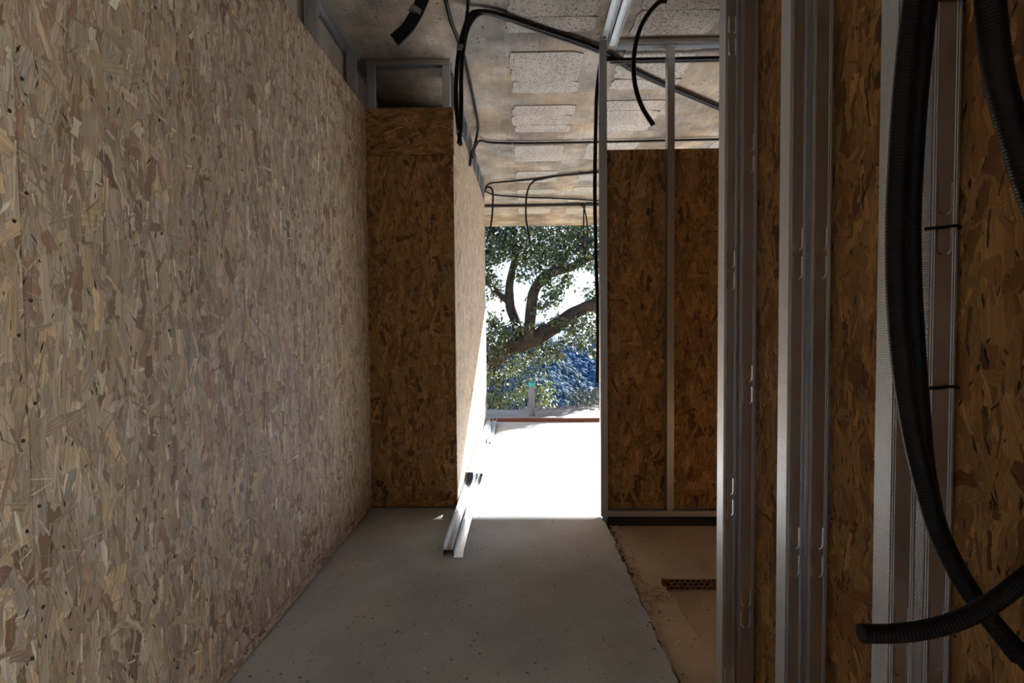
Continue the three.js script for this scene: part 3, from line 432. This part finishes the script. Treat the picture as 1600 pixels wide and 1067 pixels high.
// ------------------------------------------------------------------ slope, hills
function relief(x0, x1, nx, z0, z1, nz, f) { const g = new THREE.PlaneGeometry(1, 1, nx, nz), p = g.attributes.position; for (let i = 0; i < p.count; i++) { const x = x0 + (p.getX(i) + 0.5) * (x1 - x0), z = z0 + (0.5 - p.getY(i)) * (z1 - z0); p.setXYZ(i, x, f(x, z), z); } g.computeVertexNormals(); return uvFrom(g, (x, y, z) => [x, z]); }
const nz = makeNoise(123), hn = (x, z, s) => fbm(nz, (x * s + 50.3) % 64 / 64 + 1, (z * s + 31.7) % 64 / 64 + 1, 64, 3) - 0.5;
struct('ground', relief(-40, 40, 80, -7.1, -60, 60, (x, z) => -0.14 - Math.pow(Math.max(0, -z - 7.3), 1.05) * 0.62 + hn(x, z, 0.5) * 0.5 * Math.min(1, (-z - 7.1) / 3)), M.soil, 'steep scrub slope falling away below the terrace');
const lump = (() => { const g = new THREE.IcosahedronGeometry(1, 2), p = g.attributes.position, R = makeNoise(8); for (let i = 0; i < p.count; i++) { const v = V(p.getX(i), p.getY(i), p.getZ(i)), k = 0.75 + 0.5 * R(v.x * 3 + 20, v.y * 3 + v.z * 2.2 + 20, 64, 64); p.setXYZ(i, v.x * k, v.y * k * 0.9, v.z * k); } g.computeVertexNormals(); return g; })();
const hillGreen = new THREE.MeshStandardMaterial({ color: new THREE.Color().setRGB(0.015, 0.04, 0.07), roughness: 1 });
const crownMat = new THREE.MeshStandardMaterial({ color: 0xffffff, roughness: 1 });
function hill(label, x0, x1, z0, z1, f, count, size, cols, seed) {
  const g = structGroup(numbered('hill'), label);
  part('hillside', relief(x0, x1, 90, z0, z1, 50, f), hillGreen, g);
  if (!count) return;
  const R = rng(seed), m = new THREE.InstancedMesh(lump, crownMat, count), M4 = new THREE.Matrix4(), Q = new THREE.Quaternion(), c = new THREE.Color();
  for (let i = 0; i < count; i++) { const x = x0 + R() * (x1 - x0), z = z0 + R() * (z1 - z0), s = size * (0.5 + R() * 0.8); Q.setFromEuler(new THREE.Euler(R() * 0.5, R() * 6.3, 0)); M4.compose(V(x, f(x, z) + s * 0.35, z), Q, V(s, s, s)); m.setMatrixAt(i, M4); const k = cols[Math.floor(R() * cols.length)], q = 0.75 + R() * 0.5; c.setRGB(k[0] * q, k[1] * q, k[2] * q); m.setColorAt(i, c); }
  m.name = 'tree_cover'; m.castShadow = m.receiveShadow = true; m.userData.kind = 'stuff'; g.add(m);
}
// near ridge falling to the right; second valley side behind; far range
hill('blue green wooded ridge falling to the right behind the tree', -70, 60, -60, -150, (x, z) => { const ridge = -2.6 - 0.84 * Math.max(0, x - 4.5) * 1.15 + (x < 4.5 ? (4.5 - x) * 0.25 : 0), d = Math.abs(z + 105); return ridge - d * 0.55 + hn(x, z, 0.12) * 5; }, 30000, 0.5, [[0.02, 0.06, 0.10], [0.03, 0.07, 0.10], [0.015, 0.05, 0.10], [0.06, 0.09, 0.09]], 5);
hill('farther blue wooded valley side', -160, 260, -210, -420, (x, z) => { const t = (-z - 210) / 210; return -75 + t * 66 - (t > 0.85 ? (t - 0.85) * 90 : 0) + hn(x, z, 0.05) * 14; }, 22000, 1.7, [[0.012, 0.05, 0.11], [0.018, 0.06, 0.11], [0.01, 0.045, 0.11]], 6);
hill('pale blue mountain range on the horizon', -2600, 2600, -2600, -4200, (x, z) => { const t = (-z - 2600) / 1600; return -300 + t * (195 + 60 * Math.sin(x * 0.0031 + 1) + 40 * Math.sin(x * 0.009)) + hn(x, z, 0.006) * 120; }, 0);

// ------------------------------------------------------------------ tree, shrubs
const leafGeo = (() => { const g = new THREE.BufferGeometry(); g.setAttribute('position', new THREE.Float32BufferAttribute([0, 0, 0, 0.34, 0.45, 0.07, 0, 0.5, -0.03, -0.34, 0.45, 0.07, 0, 1, 0.05], 3)); g.setIndex([0, 1, 2, 0, 2, 3, 2, 1, 4, 3, 2, 4]); g.computeVertexNormals(); return uvFrom(g, (x, y) => [x, y]); })();
const leafMat = new THREE.MeshPhysicalMaterial({ color: 0xffffff, roughness: 0.55, transmission: 0.35, thickness: 0, side: THREE.DoubleSide });
function foliage(parent, clusters, density, size, cols, seed) { // clusters: x, y, z, radius
  const R = rng(seed), list = [], g3 = () => (R() + R() + R() - 1.5) * 0.95;
  for (const [x, y, z, r] of clusters) { const n = Math.round(density * r * r); for (let i = 0; i < n; i++) list.push([x + g3() * r, y + g3() * r * 0.9, z + g3() * r]); }
  const m = new THREE.InstancedMesh(leafGeo, leafMat, list.length), M4 = new THREE.Matrix4(), Q = new THREE.Quaternion(), c = new THREE.Color();
  list.forEach((p, i) => { Q.setFromEuler(new THREE.Euler(R() * 6.3, R() * 6.3, R() * 6.3)); const s = size * (0.6 + R() * 0.8); M4.compose(V(...p), Q, V(s, s, s)); m.setMatrixAt(i, M4); const k = cols[Math.floor(R() * cols.length)], q = 0.7 + R() * 0.6; c.setRGB(k[0] * q, k[1] * q, k[2] * q); m.setColorAt(i, c); });
  m.name = 'foliage'; m.userData.kind = 'stuff'; m.castShadow = m.receiveShadow = true; parent.add(m); return m;
}
{
  const base = [-1.35, -2.75, -11.5], g = thing('oak_tree', 'leaning evergreen oak with a thick grey limb across the garden opening', 'tree', base), L = (a) => a.map((p) => [p[0] - base[0], p[1] - base[1], p[2] - base[2]]);
  const n = makeNoise(77), limb = (name, pts, r0, r1) => part(name, sweep(L(pts), (s, t, a) => (r0 + (r1 - r0) * t) * (0.86 + 0.3 * n(Math.cos(a) * 2 + 10, s * 3 + Math.sin(a) * 2 + 10, 64, 64)), { step: 0.07, radial: 14, uvw: 1.2, recompute: true }), M.bark, g);
  limb('trunk', [[-1.35, -2.9, -11.5], [-1.3, -1.8, -11.5], [-1.17, -0.713, -11.5], [-0.93, -0.05, -11.5], [-0.604, 0.40, -11.5], [-0.255, 0.657, -11.5], [0.16, 0.778, -11.5], [0.713, 1.105, -11.5], [1.194, 1.417, -11.45], [1.811, 1.685, -11.4], [2.6, 2.0, -11.4], [3.3, 2.3, -11.3]], 0.32, 0.05);
  limb('branch', [[-0.088, 0.70, -11.5], [-0.182, 1.222, -11.5], [-0.289, 1.526, -11.5], [-0.30, 1.911, -11.5], [-0.242, 2.253, -11.5], [-0.17, 2.594, -11.5], [-0.235, 3.2, -11.6], [-0.1, 4.1, -11.8]], 0.12, 0.04);
  limb('branch', [[-0.289, 1.581, -11.5], [-0.48, 1.748, -11.5], [-0.63, 1.914, -11.5], [-0.95, 2.2, -11.5], [-1.5, 2.7, -11.4]], 0.07, 0.03);
  limb('branch', [[0.10, 0.75, -11.4], [0.16, 1.352, -11.3], [0.216, 1.82, -11.2], [0.432, 2.125, -11.2], [0.673, 2.229, -11.2], [1.007, 2.305, -11.2], [1.3, 2.461, -11.2], [1.699, 2.602, -11.2], [2.4, 2.9, -11.2]], 0.13, 0.04);
  limb('branch', [[-0.85, 0.15, -11.4], [-0.9, 0.52, -11.2], [-1.3, 0.56, -11.2], [-2.1, 0.8, -11.1]], 0.10, 0.05);
  const px = [[770, 372, 28], [800, 372, 26], [835, 370, 28], [868, 372, 28], [900, 372, 26], [930, 372, 24], [765, 395, 18], [790, 392, 22], [820, 395, 25], [850, 398, 25], [880, 395, 24], [910, 392, 24], [938, 398, 18], [778, 405, 15], [815, 408, 18], [845, 415, 22], [875, 415, 20], [905, 412, 18], [935, 418, 16], [768, 440, 15], [775, 455, 14], [765, 430, 12], [760, 415, 12], [815, 430, 14], [850, 440, 18], [870, 455, 16], [885, 440, 14], [860, 470, 16], [922, 462, 15], [936, 450, 13], [930, 478, 16], [830, 466, 9], [845, 482, 11], [770, 505, 20], [787, 520, 17], [765, 530, 18], [803, 508, 10], [775, 545, 15], [760, 560, 15], [822, 512, 9], [842, 516, 11], [866, 502, 11], [890, 512, 17], [915, 507, 19], [930, 527, 18], [905, 535, 17], [880, 532, 12], [860, 545, 13], [845, 537, 11], [872, 556, 9], [856, 557, 9], [926, 552, 10], [832, 552, 11], [815, 562, 13], [800, 572, 13], [790, 582, 13], [775, 592, 14]];
  const cl = px.map(([a, b, r], i) => [-0.823 + (a - 757) * 0.01367, 3.243 - (b - 353) * 0.01379, -11.3 + ((i * 7) % 5 - 2) * 0.16, r * 0.0137]);
  const R = rng(12);
  for (let k = 0; k < 34; k++) cl.push([-1.2 - R() * 2.6, 0.6 + R() * 4, -11.5 + (R() - 0.5) * 1.6, 0.35 + R() * 0.3]);
  for (let k = 0; k < 26; k++) cl.push([-1 + R() * 3.4, 3.4 + R() * 1.6, -11.6 + (R() - 0.5) * 1.6, 0.35 + R() * 0.3]);
  for (let k = 0; k < 16; k++) cl.push([2.0 + R() * 1.3, 1.7 + R() * 1.0, -11.4 + (R() - 0.5) * 0.7, 0.2 + R() * 0.15]);
  for (let k = 0; k < 14; k++) cl.push([2.65 + R() * 0.65, 2.2 + R() * 0.7, -11.4 + (R() - 0.5) * 0.6, 0.2 + R() * 0.12]);
  foliage(g, L(cl).map((p, i) => [...p, cl[i][3]]), 4200, 0.080, [[0.06, 0.09, 0.035], [0.09, 0.13, 0.045], [0.035, 0.06, 0.035], [0.17, 0.21, 0.075], [0.05, 0.075, 0.05]], 21);
}
function shrub(label, pos, w, h, d, n, size, cols, seed, name = 'shrub') {
  const g = thing(name, label, 'shrub', pos, 'shrubs below the terrace'), R = rng(seed), cl = [];
  for (let k = 0; k < n; k++) cl.push([(R() - 0.5) * w, 0.15 + R() * h * (1 - Math.abs(R() - 0.5)), (R() - 0.5) * d, 0.10 + R() * 0.12]);
  const st = []; for (let k = 0; k < 7; k++) { const a = (R() - 0.5) * w * 0.8, b = (R() - 0.5) * d * 0.6; st.push(sweep([[a * 0.2, -0.05, b * 0.2], [a * 0.6, h * 0.4, b * 0.6], [a, h * 0.85, b]], (s, t) => 0.012 * (1 - t * 0.7), { rings: 8, radial: 6 })); }
  part('stems', merge(st), M.bark, g);
  foliage(g, cl, 2300, size, cols, seed + 1);
}
const sc = [[0.17, 0.23, 0.06], [0.24, 0.30, 0.10], [0.10, 0.15, 0.05], [0.30, 0.34, 0.17]];
shrub('bright green shrub at the terrace edge left of the grey pipe', [-0.52, -0.55, -8.1], 0.95, 1.15, 0.7, 46, 0.045, sc, 301);
shrub('pale green shrub behind the grey pipe', [0.22, -0.75, -8.6], 0.75, 1.15, 0.6, 34, 0.045, sc, 311);
shrub('small grey green weed clump on the terrace edge at the right', [0.86, -0.30, -7.75], 0.34, 0.45, 0.3, 12, 0.035, [[0.17, 0.20, 0.13], [0.12, 0.15, 0.09]], 321, 'weed_clump');
shrub('low dry weed clump beside the right jamb of the opening', [1.2, -0.32, -7.8], 0.3, 0.36, 0.3, 9, 0.035, [[0.17, 0.20, 0.13], [0.14, 0.15, 0.10]], 331, 'weed_clump');
shrub('large shrub on the slope outside the left of the opening', [-1.6, -0.6, -8.4], 1.2, 1.3, 0.8, 40, 0.05, sc, 341);

renderer.render(scene, camera);
